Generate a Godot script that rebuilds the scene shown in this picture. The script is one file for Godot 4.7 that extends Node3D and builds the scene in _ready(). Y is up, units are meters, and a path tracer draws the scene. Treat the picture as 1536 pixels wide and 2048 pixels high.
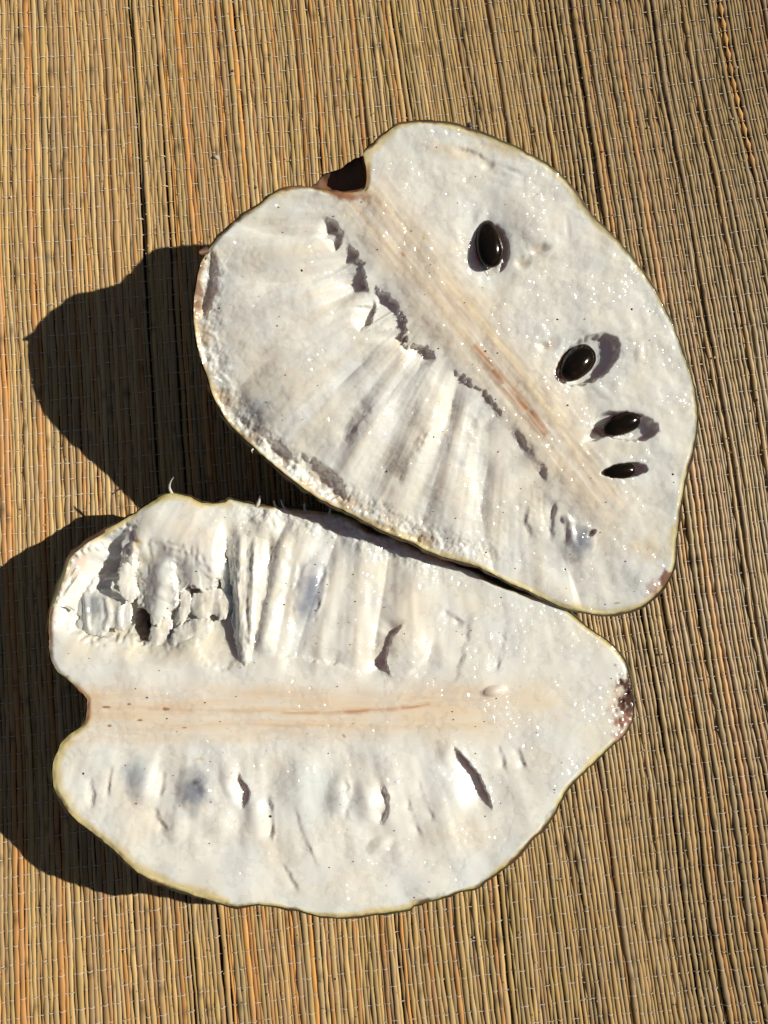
extends Node3D
# Two halves of a cut custard-apple-like fruit on a reed mat in hard sunlight.
# Lengths are authored in "units" of 0.17 mm and turned into metres by S.

const S := 0.00017
const FOCAL := 1773.6          # 1024 / tan(30 deg)
const TILT := 0.08             # camera leans a little from straight down
const REED_YAW := 0.1065

var eye := Vector3.ZERO
var fwd := Vector3(0, -cos(TILT), -sin(TILT))
var upv := Vector3(0, sin(TILT), -cos(TILT))
var rng := RandomNumberGenerator.new()
var na := FastNoiseLite.new()   # smooth
var nb := FastNoiseLite.new()   # fractal
var nc := FastNoiseLite.new()   # cells
var nd := FastNoiseLite.new()   # broad folds
var M := {}


# the point at height h (units) above the ground that lies at x, y of the plan
func pt(x: float, y: float, h: float) -> Vector3:
	var d := fwd + Vector3.RIGHT * ((x - 768.0) / FOCAL) - upv * ((y - 1024.0) / FOCAL)
	return eye + d * ((h * S - eye.y) / d.y)


# ---------------------------------------------------------------- a patch of cut flesh: relief and colour on a grid
class Patch:
	var x0 := 0.0
	var y0 := 0.0
	var st := 2.0
	var nx := 0
	var ny := 0
	var h := PackedFloat32Array()
	var col := PackedColorArray()
	var sd := PackedFloat32Array()
	var near := PackedVector2Array()
	var poly := PackedVector2Array()
	var na: FastNoiseLite
	var nb: FastNoiseLite
	var reach := 64.0

	func setup(outline: PackedVector2Array, step: float, base: Color) -> void:
		poly = outline
		st = step
		var lo := poly[0]
		var hi := poly[0]
		for p in poly:
			lo = lo.min(p)
			hi = hi.max(p)
		x0 = lo.x - step * 2.0
		y0 = lo.y - step * 2.0
		nx = int((hi.x - x0) / step) + 4
		ny = int((hi.y - y0) / step) + 4
		h.resize(nx * ny)
		col.resize(nx * ny)
		col.fill(base)
		sd.resize(nx * ny)
		sd.fill(reach * reach)
		near.resize(nx * ny)
		for k in poly.size():
			var a := poly[k]
			var e := poly[(k + 1) % poly.size()] - a
			var ee := maxf(e.length_squared(), 1e-6)
			var l := a.min(a + e) - Vector2(reach, reach)
			var u := a.max(a + e) + Vector2(reach, reach)
			var i0 := maxi(0, int((l.x - x0) / st))
			var i1 := mini(nx - 1, int((u.x - x0) / st))
			for j in range(maxi(0, int((l.y - y0) / st)), mini(ny - 1, int((u.y - y0) / st)) + 1):
				var py := y0 + j * st
				for i in range(i0, i1 + 1):
					var q := Vector2(x0 + i * st, py)
					var c := a + e * clampf((q - a).dot(e) / ee, 0.0, 1.0)
					var d := q.distance_squared_to(c)
					if d < sd[j * nx + i]:
						sd[j * nx + i] = d
						near[j * nx + i] = c
		for j in ny:
			for i in nx:
				var k := j * nx + i
				var d := sqrt(sd[k])
				sd[k] = d if Geometry2D.is_point_in_polygon(Vector2(x0 + i * st, y0 + j * st), poly) else -d

	func span(x: float, y: float, r: float) -> Array:
		return [maxi(0, int((x - r - x0) / st)), mini(nx - 1, int((x + r - x0) / st)), maxi(0, int((y - r - y0) / st)), mini(ny - 1, int((y + r - y0) / st))]

	# raises (amp > 0) or sinks an ellipse; hard 0 = soft mound, 1 = flat bottom with steep walls
	func dent(x: float, y: float, rx: float, ry: float, deg: float, amp: float, hard: float, rag := 0.0, lean := 0.0) -> void:
		var c := cos(deg_to_rad(deg))
		var s := sin(deg_to_rad(deg))
		var b := span(x, y, maxf(rx, ry) * 1.5)
		for j in range(b[2], b[3] + 1):
			for i in range(b[0], b[1] + 1):
				var dx := x0 + i * st - x
				var dy := y0 + j * st - y
				var u := (dx * c + dy * s) / rx
				var v := (-dx * s + dy * c) / ry
				var d := sqrt(u * u + v * v)
				if d < 1.4:
					var edge := d
					if rag > 0.0:
						edge += rag * na.get_noise_2d((x0 + i * st) * 5.0, (y0 + j * st) * 5.0)
					var soft := maxf(0.0, 1.0 - d * d * 0.5102)
					soft = soft * soft
					var wall := 1.0 - smoothstep(0.88, 1.1, edge)
					h[j * nx + i] += amp * lerpf(soft, wall * (0.75 + 0.25 * (1.0 - d * d)), hard) * (1.0 + lean * u)

	# stains an ellipse with a colour
	func stain(x: float, y: float, rx: float, ry: float, deg: float, tint: Color, share: float, rag := 0.3, soft := 1.0) -> void:
		var c := cos(deg_to_rad(deg))
		var s := sin(deg_to_rad(deg))
		var b := span(x, y, maxf(rx, ry) * 1.3)
		for j in range(b[2], b[3] + 1):
			for i in range(b[0], b[1] + 1):
				var dx := x0 + i * st - x
				var dy := y0 + j * st - y
				var u := (dx * c + dy * s) / rx
				var v := (-dx * s + dy * c) / ry
				var d := sqrt(u * u + v * v) + rag * nb.get_noise_2d((x0 + i * st) * 3.0, (y0 + j * st) * 3.0)
				if d < 1.0:
					col[j * nx + i] = col[j * nx + i].lerp(tint, share * smoothstep(0.0, soft, 1.0 - d))

	# a torn edge along a line: on the walker's right (side 1) or left (-1) the flesh lies lower and climbs back within the width
	func scarp(line: PackedVector2Array, width: float, depth: float, side := 1.0, rag := 3.0, taper := 0.25, lip := 0.15, soft := 6.0) -> void:
		if soft == 6.0:
			depth *= 0.62
		var total := 0.0
		var at := PackedFloat32Array([0.0])
		for k in line.size() - 1:
			total += line[k].distance_to(line[k + 1])
			at.append(total)
		var lo := line[0]
		var hi := line[0]
		for p in line:
			lo = lo.min(p)
			hi = hi.max(p)
		for j in range(maxi(0, int((lo.y - width - y0) / st)), mini(ny - 1, int((hi.y + width - y0) / st)) + 1):
			for i in range(maxi(0, int((lo.x - width - x0) / st)), mini(nx - 1, int((hi.x + width - x0) / st)) + 1):
				var q := Vector2(x0 + i * st, y0 + j * st)
				var w := na.get_noise_2d(q.x * 4.0, q.y * 4.0) * rag + na.get_noise_2d(q.x * 11.0, q.y * 11.0 + 400.0) * rag * 0.45
				var best := 1e9
				var cross := 0.0
				var along := 0.0
				for k in line.size() - 1:
					var e := line[k + 1] - line[k]
					var t := clampf((q - line[k]).dot(e) / e.length_squared(), 0.0, 1.0)
					var d := q.distance_squared_to(line[k] + e * t)
					if d < best:
						best = d
						cross = e.cross(q - line[k])
						along = (at[k] + e.length() * t) / total
				best = sqrt(best)
				var f := smoothstep(0.0, taper, along) * smoothstep(0.0, taper, 1.0 - along) if taper > 0.0 else 1.0
				if best < width:
					var g := 1.0 - best / width
					if soft > 1.6:
						f *= clampf(0.8 + 0.9 * na.get_noise_2d(along * total * 1.6, total), 0.35, 1.4)
					var w2 := smoothstep(-soft, soft, best * signf(cross * side) + w)
					h[j * nx + i] += depth * f * g * lerpf(lip * g * g, -sqrt(g), w2)

	# a rounded ridge (amp > 0) or groove along a line
	func ridge(line: PackedVector2Array, width: float, amp: float, rag := 2.0) -> void:
		amp *= 0.7
		for k in line.size() - 1:
			var a := line[k]
			var e := line[k + 1] - a
			var lo := a.min(a + e) - Vector2(width, width)
			var hi := a.max(a + e) + Vector2(width, width)
			for j in range(maxi(0, int((lo.y - y0) / st)), mini(ny - 1, int((hi.y - y0) / st)) + 1):
				for i in range(maxi(0, int((lo.x - x0) / st)), mini(nx - 1, int((hi.x - x0) / st)) + 1):
					var q := Vector2(x0 + i * st, y0 + j * st)
					var t := (q - a).dot(e) / e.length_squared()
					if t < -0.15 or t > 1.15:
						continue
					var d := absf(e.cross(q - a)) / e.length() + rag * na.get_noise_2d(q.x * 4.0, q.y * 4.0)
					if d < width:
						var g := 1.0 - d * d / (width * width)
						h[j * nx + i] += amp * g * g * smoothstep(-0.15, 0.2, t) * smoothstep(-0.15, 0.2, 1.0 - t)

	# a thin coloured fibre along a line, broken up by noise
	func streak(line: PackedVector2Array, width: float, tint: Color, share: float) -> void:
		for k in line.size() - 1:
			var a := line[k]
			var e := line[k + 1] - a
			var l := e.length()
			var lo := a.min(a + e) - Vector2(width, width)
			var hi := a.max(a + e) + Vector2(width, width)
			for j in range(maxi(0, int((lo.y - y0) / st)), mini(ny - 1, int((hi.y - y0) / st)) + 1):
				for i in range(maxi(0, int((lo.x - x0) / st)), mini(nx - 1, int((hi.x - x0) / st)) + 1):
					var q := Vector2(x0 + i * st, y0 + j * st)
					var t := (q - a).dot(e) / (l * l)
					var d := e.cross(q - a) / l
					var f := nb.get_noise_2d(t * l * 0.6 + k * 61.0, d * 9.0 + a.x)
					d = absf(d + 2.0 * na.get_noise_2d(t * l * 2.0, a.y))
					if t > -0.05 and t < 1.05 and d < width:
						col[j * nx + i] = col[j * nx + i].lerp(tint, share * (1.0 - d / width) * smoothstep(-0.05, 0.1, t) * smoothstep(-0.05, 0.1, 1.0 - t) * clampf(0.65 + 1.3 * f, 0.0, 1.0))


func closed_spline(p: Array, sub: int, rag := 0.0) -> PackedVector2Array:
	var out := PackedVector2Array()
	var n := p.size() / 2
	var g := func(k: int) -> Vector2: return Vector2(p[(k % n) * 2], p[(k % n) * 2 + 1])
	for k in n:
		for s in sub:
			var q: Vector2 = g.call(k).cubic_interpolate(g.call(k + 1), g.call(k + n - 1), g.call(k + 2), float(s) / sub)
			if rag > 0.0:
				q += Vector2(na.get_noise_2d(q.x * 5.0, q.y * 5.0), na.get_noise_2d(q.x * 5.0 + 500.0, q.y * 5.0)) * rag
			out.append(q)
	return out


# frays an outline: small tags and nicks
func torn_outline(p: PackedVector2Array) -> PackedVector2Array:
	var out := PackedVector2Array()
	var n := p.size()
	for k in n:
		var t := (p[(k + 1) % n] - p[(k + n - 1) % n]).normalized()
		var f := na.get_noise_2d(p[k].x * 14.0, p[k].y * 14.0) * 2.2 + maxf(0.0, na.get_noise_2d(p[k].x * 9.0 + 40.0, p[k].y * 9.0) - 0.35) * 9.0
		out.append(p[k] + t.orthogonal() * f)
	return out


func line(p: Array) -> PackedVector2Array:
	var out := PackedVector2Array()
	for k in range(0, p.size(), 2):
		out.append(Vector2(p[k], p[k + 1]))
	return out


# the mesh of a patch; level gives the height of the plane it is cut on, thick > 0 closes it with an underside
func patch_mesh(f: Patch, level: Callable, org: Vector3, thick := 0.0) -> ArrayMesh:
	var id := PackedInt32Array()
	id.resize(f.nx * f.ny)
	id.fill(-1)
	var pos := PackedVector3Array()
	var col := PackedColorArray()
	var depth := PackedFloat32Array()
	for j in f.ny:
		for i in f.nx:
			var k := j * f.nx + i
			if f.sd[k] > -f.st * 1.6:
				var q := Vector2(f.x0 + i * f.st, f.y0 + j * f.st)
				if f.sd[k] < 0.0:
					q = f.near[k]
				id[k] = pos.size()
				pos.append(pt(q.x, q.y, level.call(q.x, q.y)) + Vector3(0, f.h[k] * S, 0) - org)
				col.append(f.col[k])
				depth.append(maxf(f.sd[k], 0.0))
	var idx := PackedInt32Array()
	var nor := PackedVector3Array()
	nor.resize(pos.size())
	for j in f.ny - 1:
		for i in f.nx - 1:
			var k := j * f.nx + i
			var a := id[k]
			var b := id[k + 1]
			var c := id[k + f.nx]
			var d := id[k + f.nx + 1]
			if a < 0 or b < 0 or c < 0 or d < 0:
				continue
			if f.sd[k] < 0.0 and f.sd[k + 1] < 0.0 and f.sd[k + f.nx] < 0.0 and f.sd[k + f.nx + 1] < 0.0:
				continue
			var n1 := (pos[c] - pos[a]).cross(pos[b] - pos[a])
			var n2 := (pos[c] - pos[d]).cross(pos[d] - pos[b])
			idx.append_array([a, b, c, b, d, c])
			nor[a] += n1
			nor[b] += n1 + n2
			nor[c] += n1 + n2
			nor[d] += n2
	for k in nor.size():
		nor[k] = nor[k].normalized() if nor[k].length_squared() > 0.0 else Vector3.UP
		if nor[k].y < 0.0:
			nor[k] = -nor[k]
	if thick > 0.0:
		var n := pos.size()
		var m := idx.size()
		for k in n:
			pos.append(pos[k] - Vector3(0, thick * S * sqrt(clampf(depth[k] / 8.0, 0.0, 1.0)), 0))
			col.append(col[k])
			nor.append(-nor[k])
		for k in range(0, m, 3):
			idx.append_array([idx[k] + n, idx[k + 2] + n, idx[k + 1] + n])
	return array_mesh(pos, nor, col, idx)


func array_mesh(pos: PackedVector3Array, nor: PackedVector3Array, col: PackedColorArray, idx: PackedInt32Array) -> ArrayMesh:
	var a := []
	a.resize(Mesh.ARRAY_MAX)
	a[Mesh.ARRAY_VERTEX] = pos
	a[Mesh.ARRAY_NORMAL] = nor
	if col.size():
		a[Mesh.ARRAY_COLOR] = col
	a[Mesh.ARRAY_INDEX] = idx
	var m := ArrayMesh.new()
	m.add_surface_from_arrays(Mesh.PRIMITIVE_TRIANGLES, a)
	return m


# ---------------------------------------------------------------- objects
var taken := {}

func numbered(parent: Node, called: String) -> String:
	var key := str(parent.get_instance_id()) + called
	var n: int = taken.get(key, 0)
	taken[key] = n + 1
	return called if n == 0 else "%s_%03d" % [called, n]


func obj(called: String, mesh: Mesh, material: Material, parent: Node = self) -> MeshInstance3D:
	var o := MeshInstance3D.new()
	o.name = numbered(parent, called)
	o.mesh = mesh
	o.material_override = material
	o.cast_shadow = GeometryInstance3D.SHADOW_CASTING_SETTING_ON
	parent.add_child(o, true)
	return o


func thing(called: String, label: String, category: String, at: Vector3, group := "") -> Node3D:
	var o := Node3D.new()
	o.name = numbered(self, called)
	add_child(o, true)
	o.position = at
	tag(o, label, category, group)
	return o


func tag(o: Node, label: String, category: String, group := "") -> void:
	o.set_meta("label", label)
	o.set_meta("category", category)
	if group:
		o.set_meta("group", group)


func material(color: Color, rough: float, vertex := true) -> StandardMaterial3D:
	var m := StandardMaterial3D.new()
	m.albedo_color = color.linear_to_srgb()
	m.roughness = rough
	m.vertex_color_use_as_albedo = vertex
	return m


# a round tapering tube through points (relative), closed at both ends
func tube(p: PackedVector3Array, r: PackedFloat32Array, sides: int, col: PackedColorArray, flat := 1.0) -> ArrayMesh:
	var pos := PackedVector3Array()
	var nor := PackedVector3Array()
	var cc := PackedColorArray()
	var idx := PackedInt32Array()
	var n := p.size()
	for k in n:
		var t := (p[mini(k + 1, n - 1)] - p[maxi(k - 1, 0)]).normalized()
		var side := t.cross(Vector3.UP)
		side = side.normalized() if side.length() > 0.05 else Vector3.RIGHT
		var over := side.cross(t).normalized()
		for s in sides:
			var a := TAU * s / sides
			var d := (side * cos(a) + over * sin(a) / flat).normalized()
			pos.append(p[k] + (side * cos(a) + over * sin(a) * flat) * r[k])
			nor.append(d)
			if col.size():
				cc.append(col[k])
		if k > 0:
			for s in sides:
				var a := (k - 1) * sides + s
				var b := (k - 1) * sides + (s + 1) % sides
				idx.append_array([a, b, a + sides, b, b + sides, a + sides])
	for s in range(1, sides - 1):
		idx.append_array([0, s + 1, s, (n - 1) * sides, (n - 1) * sides + s, (n - 1) * sides + s + 1])
	return array_mesh(pos, nor, cc, idx)


# the rind: from the cut rim round to the underside, with the stalk pit closed below the cut
func rind_mesh(outline: PackedVector2Array, level: Callable, drop: Callable, org: Vector3, pit: Vector2, pit_r: float, foot: float, tint: Callable) -> ArrayMesh:
	var n := outline.size()
	var mid := Vector2.ZERO
	for p in outline:
		mid += p / n
	var hull := Geometry2D.convex_hull(outline)
	var rows := 34
	var pos := PackedVector3Array()
	var col := PackedColorArray()
	var base := pt(mid.x, mid.y, foot)
	for r in rows + 1:
		for k in n:
			var p := outline[k]
			var out := (p - mid).normalized()
			var q := p
			var near := 1.0 - smoothstep(pit_r * 0.75, pit_r, p.distance_to(pit))
			var t := pow(maxf(float(r - 2) / (rows - 2), 0.0), 1.6)
			var ang := maxf(t, 0.0) * PI * 0.5
			# out to the convex skin below the stalk pit
			var far := p
			for e in hull.size() - 1:
				var hit = Geometry2D.segment_intersects_segment(mid, mid + out * 3000.0, hull[e], hull[e + 1])
				if hit != null:
					far = hit
			q = p.lerp(far, near * smoothstep(0.0, 0.06, t))
			var top: Vector3 = pt(q.x, q.y, level.call(q.x, q.y)) + Vector3(0, drop.call(p.x, p.y) * S, 0)
			if r < 2:
				top += Vector3(out.x, 0, out.y) * S * (-3.0 if r == 0 else 0.5)
				top.y -= S * (3.5 if r == 0 else 0.8)
				pos.append(top - org)
			else:
				var s := pow(cos(ang), 0.8)
				var v := Vector3(lerpf(base.x, top.x, s), 0, lerpf(base.z, top.z, s))
				v.y = lerpf(top.y, foot * S, sin(ang)) - near * 26.0 * S * sin(PI * clampf(t / 0.06, 0.0, 1.0))
				var lump := 4.4 + 2.0 * na.get_noise_2d(p.x * 2.5, p.y * 2.5) + 1.2 * na.get_noise_2d(p.x * 9.0, p.y * 9.0) + 3.0 * smoothstep(0.0, 0.12, t) * nb.get_noise_3d(v.x * 26000.0, v.y * 26000.0, v.z * 26000.0) + 9.0 * smoothstep(0.0, 0.08, t) * na.get_noise_3d(v.x * 9000.0, v.y * 9000.0, v.z * 9000.0)
				v += Vector3(out.x, -0.25, out.y) * lump * S * (1.0 - 0.6 * t)
				v.y = maxf(v.y, foot * S)
				pos.append(v - org)
			col.append(tint.call(p, t, near))
	var idx := PackedInt32Array()
	var nor := PackedVector3Array()
	nor.resize(pos.size())
	for r in rows:
		for k in n:
			var a := r * n + k
			var b := r * n + (k + 1) % n
			idx.append_array([a, b, a + n, b, b + n, a + n])
			var f := (pos[b] - pos[a]).cross(pos[a + n] - pos[a])
			nor[a] += f
			nor[b] += f
			nor[a + n] += f
			nor[b + n] += f
	var c := base - org
	var flip := 0.0
	for k in n:
		flip += nor[n * 8 + k].dot(pos[n * 8 + k] - c)
	for k in nor.size():
		nor[k] = (nor[k] * signf(flip)).normalized() if nor[k].length_squared() > 0.0 else Vector3.DOWN
	return array_mesh(pos, nor, col, idx)


func seed_mesh(long: float, wide: float, deep: float) -> ArrayMesh:
	var pos := PackedVector3Array()
	var nor := PackedVector3Array()
	var col := PackedColorArray()
	var idx := PackedInt32Array()
	var rows := 28
	var sides := 26
	for r in rows + 1:
		var t := PI * r / rows
		var x := -cos(t)
		var w := pow(sin(t), 0.85) * (1.0 + 0.16 * x) if r > 0 and r < rows else 0.0
		for s in sides:
			var a := TAU * s / sides
			var v := Vector3(x * long, sin(a) * w * deep, cos(a) * w * wide)
			v *= 1.0 + 0.02 * na.get_noise_3dv(v * 5.0)
			pos.append(v * S)
			nor.append(Vector3(x / long, sin(a) * w / deep, cos(a) * w / wide).normalized())
			var f := clampf(nb.get_noise_3d(v.x * 2.0, v.y * 9.0, v.z * 9.0) * 1.2, 0.0, 1.0)
			col.append(Color(0.012, 0.008, 0.006).lerp(Color(0.05, 0.026, 0.012), f).lerp(Color(0.16, 0.07, 0.025), smoothstep(-0.8, -1.0, x)))
		if r > 0:
			for s in sides:
				var a := (r - 1) * sides + s
				var b := (r - 1) * sides + (s + 1) % sides
				idx.append_array([a, b, a + sides, b, b + sides, a + sides])
	return array_mesh(pos, nor, col, idx)


func add_seed(root: Node3D, level: Callable, x: float, y: float, dip: float, long: float, wide: float, deg: float, pitch := 0.0) -> void:
	var o := obj("seed", seed_mesh(long, wide, wide * 0.8), M.seed, root)
	o.position = pt(x, y, level.call(x, y)) + Vector3(0, dip * S, 0) - root.position
	o.rotation = Vector3(0, -deg_to_rad(deg), deg_to_rad(pitch))


func add_flap(root: Node3D, level: Callable, called: String, outline: Array, base: float, dome: float, thick: float, tint: Color, tilt := Vector2.ZERO, shape = null, label := "", body: Patch = null, join := Vector2(-1, -1), join_x := Vector2(-2, -1)) -> void:
	var f := Patch.new()
	f.na = na
	f.nb = nb
	f.reach = 46.0
	f.setup(torn_outline(closed_spline(outline, 10, 2.2)), 2.0, tint)
	var mid := Vector2(f.x0 + f.nx * f.st * 0.5, f.y0 + f.ny * f.st * 0.5)
	for j in f.ny:
		for i in f.nx:
			var k := j * f.nx + i
			var x := f.x0 + i * f.st
			var y := f.y0 + j * f.st
			var e := clampf(f.sd[k] / 11.0, 0.0, 1.0)
			var e2 := smoothstep(0.0, 44.0, f.sd[k])
			f.h[k] = base + dome * (0.4 * sqrt(e * (2.0 - e)) + 0.6 * e2) + (Vector2(x, y) - mid).dot(tilt) + 2.4 * nb.get_noise_2d(x * 2.2, y * 0.55) + 1.5 * nb.get_noise_2d(x * 1.3 + 60.0, y * 1.3) + wet(x, y) * 0.8
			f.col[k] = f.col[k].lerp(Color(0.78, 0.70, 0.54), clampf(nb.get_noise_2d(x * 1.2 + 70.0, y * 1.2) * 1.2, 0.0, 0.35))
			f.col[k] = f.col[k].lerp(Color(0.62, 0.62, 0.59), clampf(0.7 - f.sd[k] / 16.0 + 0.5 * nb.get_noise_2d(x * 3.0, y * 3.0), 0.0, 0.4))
	if shape != null:
		shape.call(f)
	if body != null:   # where the flap is still joined to the flesh it sinks into it
		for j in f.ny:
			for i in f.nx:
				var y := f.y0 + j * f.st
				var bi := int((f.x0 + i * f.st - body.x0) / body.st)
				var bj := int((y - body.y0) / body.st)
				if bi >= 0 and bj >= 0 and bi < body.nx and bj < body.ny:
					f.h[j * f.nx + i] = lerpf(body.h[bj * body.nx + bi] - 3.0, f.h[j * f.nx + i], smoothstep(join.x, join.y, y) * smoothstep(join_x.x, join_x.y, f.x0 + i * f.st))
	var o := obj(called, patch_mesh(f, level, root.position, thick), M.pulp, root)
	add_juice(root, f, level)
	if label:
		o.set_meta("label", label)


# fine wet grain of the flesh
func wet(x: float, y: float) -> float:
	var big := clampf(0.55 + 1.3 * na.get_noise_2d(x * 0.7 + 300.0, y * 0.7), 0.15, 1.2)
	return big * (0.15 * na.get_noise_2d(x * 5.0, y * 5.0) + 0.05 * na.get_noise_2d(x * 13.0 + 77.0, y * 13.0))


func add_specks(root: Node3D, f: Patch, level: Callable, count: int) -> void:
	var m := SphereMesh.new()
	m.radius = 1.0
	m.height = 1.3
	m.radial_segments = 7
	m.rings = 4
	var mm := MultiMesh.new()
	mm.transform_format = MultiMesh.TRANSFORM_3D
	mm.mesh = m
	var list := []
	while list.size() < count:
		var i := rng.randi_range(0, f.nx - 1)
		var j := rng.randi_range(0, f.ny - 1)
		var k := j * f.nx + i
		if f.sd[k] > 12.0:
			var s := S * rng.randf_range(0.55, 1.2) * (1.8 if rng.randf() < 0.06 else 1.0)
			var b := Basis.from_euler(Vector3(0, rng.randf() * TAU, 0)).scaled(Vector3(s * rng.randf_range(0.7, 1.5), s, s))
			var x := f.x0 + i * f.st
			var y := f.y0 + j * f.st
			list.append(Transform3D(b, pt(x, y, level.call(x, y)) + Vector3(0, (f.h[k] + 0.7) * S, 0) - root.position))
	mm.instance_count = list.size()
	for k in list.size():
		mm.set_instance_transform(k, list[k])
	var o := MultiMeshInstance3D.new()
	o.name = "dirt_specks"
	o.multimesh = mm
	o.material_override = M.speck
	o.set_meta("kind", "stuff")
	root.add_child(o, true)


# the thin film of juice that lies in patches over the cut flesh
func add_juice(root: Node3D, f: Patch, level: Callable) -> void:
	var id := PackedInt32Array()
	id.resize(f.nx * f.ny)
	id.fill(-1)
	var pos := PackedVector3Array()
	for j in f.ny:
		for i in f.nx:
			var k := j * f.nx + i
			if f.sd[k] < 6.0:
				continue
			var x := f.x0 + i * f.st
			var y := f.y0 + j * f.st
			var w := 0.13 + 2.0 * nb.get_noise_2d(x * 0.9 + 500.0, y * 0.9) + 0.5 * na.get_noise_2d(x * 4.0, y * 4.0 + 70.0)
			if w < 0.0:
				continue
			id[k] = pos.size()
			var ripple := minf(w, 0.6) * 1.2 * (2.2 * na.get_noise_2d(x * 4.6, y * 4.6 + 90.0) + 1.5 * na.get_noise_2d(x * 8.0 + 30.0, y * 8.0) + 0.7 * na.get_noise_2d(x * 15.0, y * 15.0 + 30.0))
			pos.append(pt(x, y, level.call(x, y)) + Vector3(0, (f.h[k] + 1.8 + ripple) * S, 0) - root.position)
	var idx := PackedInt32Array()
	var nor := PackedVector3Array()
	nor.resize(pos.size())
	for j in f.ny - 1:
		for i in f.nx - 1:
			var k := j * f.nx + i
			var a := id[k]
			var b := id[k + 1]
			var c := id[k + f.nx]
			var d := id[k + f.nx + 1]
			if a < 0 or b < 0 or c < 0 or d < 0:
				continue
			idx.append_array([a, b, c, b, d, c])
			var n1 := (pos[c] - pos[a]).cross(pos[b] - pos[a]) + (pos[c] - pos[d]).cross(pos[d] - pos[b])
			nor[a] += n1
			nor[b] += n1
			nor[c] += n1
			nor[d] += n1
	for k in nor.size():
		nor[k] = nor[k].normalized() if nor[k].length_squared() > 0.0 else Vector3.UP
	obj("juice_film", array_mesh(pos, nor, PackedColorArray(), idx), M.juice, root)


# ---------------------------------------------------------------- the scene
func _ready() -> void:
	var t0 := Time.get_ticks_msec()
	rng.seed = 11
	var dist := FOCAL * S
	eye = -fwd * dist
	var cam := Camera3D.new()
	cam.name = "camera"
	cam.fov = 60.0
	cam.near = 0.01
	cam.far = 50.0
	cam.transform = Transform3D(Basis(Vector3.RIGHT, upv, -fwd), eye)
	add_child(cam)
	cam.current = true

	var env := Environment.new()
	env.background_mode = Environment.BG_SKY
	var sm := ProceduralSkyMaterial.new()
	sm.sky_top_color = Color(0.42, 0.46, 0.53)
	sm.sky_horizon_color = Color(0.62, 0.60, 0.55)
	sm.ground_bottom_color = Color(0.16, 0.13, 0.09)
	sm.ground_horizon_color = Color(0.30, 0.26, 0.20)
	sm.sky_curve = 0.12
	sm.sun_angle_max = 0.0
	var sky := Sky.new()
	sky.sky_material = sm
	env.sky = sky
	env.background_energy_multiplier = 0.4
	env.tonemap_mode = Environment.TONE_MAPPER_LINEAR
	env.tonemap_exposure = 1.04
	env.sdfgi_enabled = true
	env.ssao_enabled = true
	env.ssil_enabled = true
	var we := WorldEnvironment.new()
	we.name = "environment"
	we.environment = env
	add_child(we)

	var sun := DirectionalLight3D.new()
	sun.name = "sun"
	sun.light_color = Color(1.0, 0.965, 0.9)
	sun.light_energy = 1.55
	sun.light_angular_distance = 0.5
	sun.shadow_enabled = true
	var toward := Vector3(-cos(0.16) * 1.42, -1.0, sin(0.16) * 1.42)
	add_child(sun)
	sun.look_at_from_position(Vector3(0, 1, 0), Vector3(0, 1, 0) + toward, Vector3.UP)

	na.noise_type = FastNoiseLite.TYPE_SIMPLEX_SMOOTH
	na.frequency = 0.012
	na.fractal_type = FastNoiseLite.FRACTAL_NONE
	na.seed = 3
	nb.noise_type = FastNoiseLite.TYPE_SIMPLEX_SMOOTH
	nb.frequency = 0.012
	nb.fractal_type = FastNoiseLite.FRACTAL_FBM
	nb.fractal_octaves = 4
	nb.seed = 9
	nd.noise_type = FastNoiseLite.TYPE_SIMPLEX_SMOOTH
	nd.frequency = 0.012
	nd.fractal_type = FastNoiseLite.FRACTAL_FBM
	nd.fractal_octaves = 3
	nd.fractal_gain = 0.38
	nd.seed = 21
	nc.noise_type = FastNoiseLite.TYPE_CELLULAR
	nc.cellular_return_type = FastNoiseLite.RETURN_DISTANCE
	nc.frequency = 0.07
	nc.seed = 5

	M.flesh = material(Color.WHITE, 0.27)
	M.flesh.subsurf_scatter_enabled = true
	M.flesh.subsurf_scatter_strength = 0.14
	M.flesh.clearcoat_enabled = true
	M.flesh.clearcoat = 0.8
	M.flesh.clearcoat_roughness = 0.09
	M.pulp = M.flesh.duplicate()
	M.pulp.subsurf_scatter_enabled = false
	M.juice = material(Color(1, 1, 1), 0.14, false)
	M.juice.albedo_color = Color(1, 1, 1, 0.04)
	M.juice.transparency = BaseMaterial3D.TRANSPARENCY_ALPHA
	M.rind = material(Color.WHITE, 0.62)
	M.seed = material(Color(0.6, 0.6, 0.6), 0.13)
	M.seed.metallic_specular = 0.4
	M.reed = material(Color.WHITE, 0.48)
	M.thread = material(Color(0.66, 0.61, 0.54), 0.7, false)
	M.speck = material(Color(0.02, 0.018, 0.016), 0.5, false)
	M.ground = material(Color(0.10, 0.075, 0.045), 0.95, false)
	M.sand = material(Color.WHITE, 0.6)
	M.strand = material(Color(0.72, 0.70, 0.66), 0.25, false)
	M.strand.backlight_enabled = true
	M.strand.backlight = Color(0.5, 0.5, 0.48)

	build_ground()
	build_mat()
	print("mat ", Time.get_ticks_msec() - t0)
	build_upper_half()
	print("upper ", Time.get_ticks_msec() - t0)
	build_lower_half()
	print("lower ", Time.get_ticks_msec() - t0)
	build_litter()
	print("all ", Time.get_ticks_msec() - t0)


func build_ground() -> void:
	var m := PlaneMesh.new()
	m.size = Vector2(6, 6)
	var o := obj("ground", m, M.ground)
	o.position.y = -4.0 * S
	o.set_meta("kind", "structure")


# the mat sags a little towards its middle
func mat_height(u: float) -> float:
	return 0.00006 * (u - 60.0) * (u - 60.0) + 3.0 * na.get_noise_1d(u * 0.35)


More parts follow.
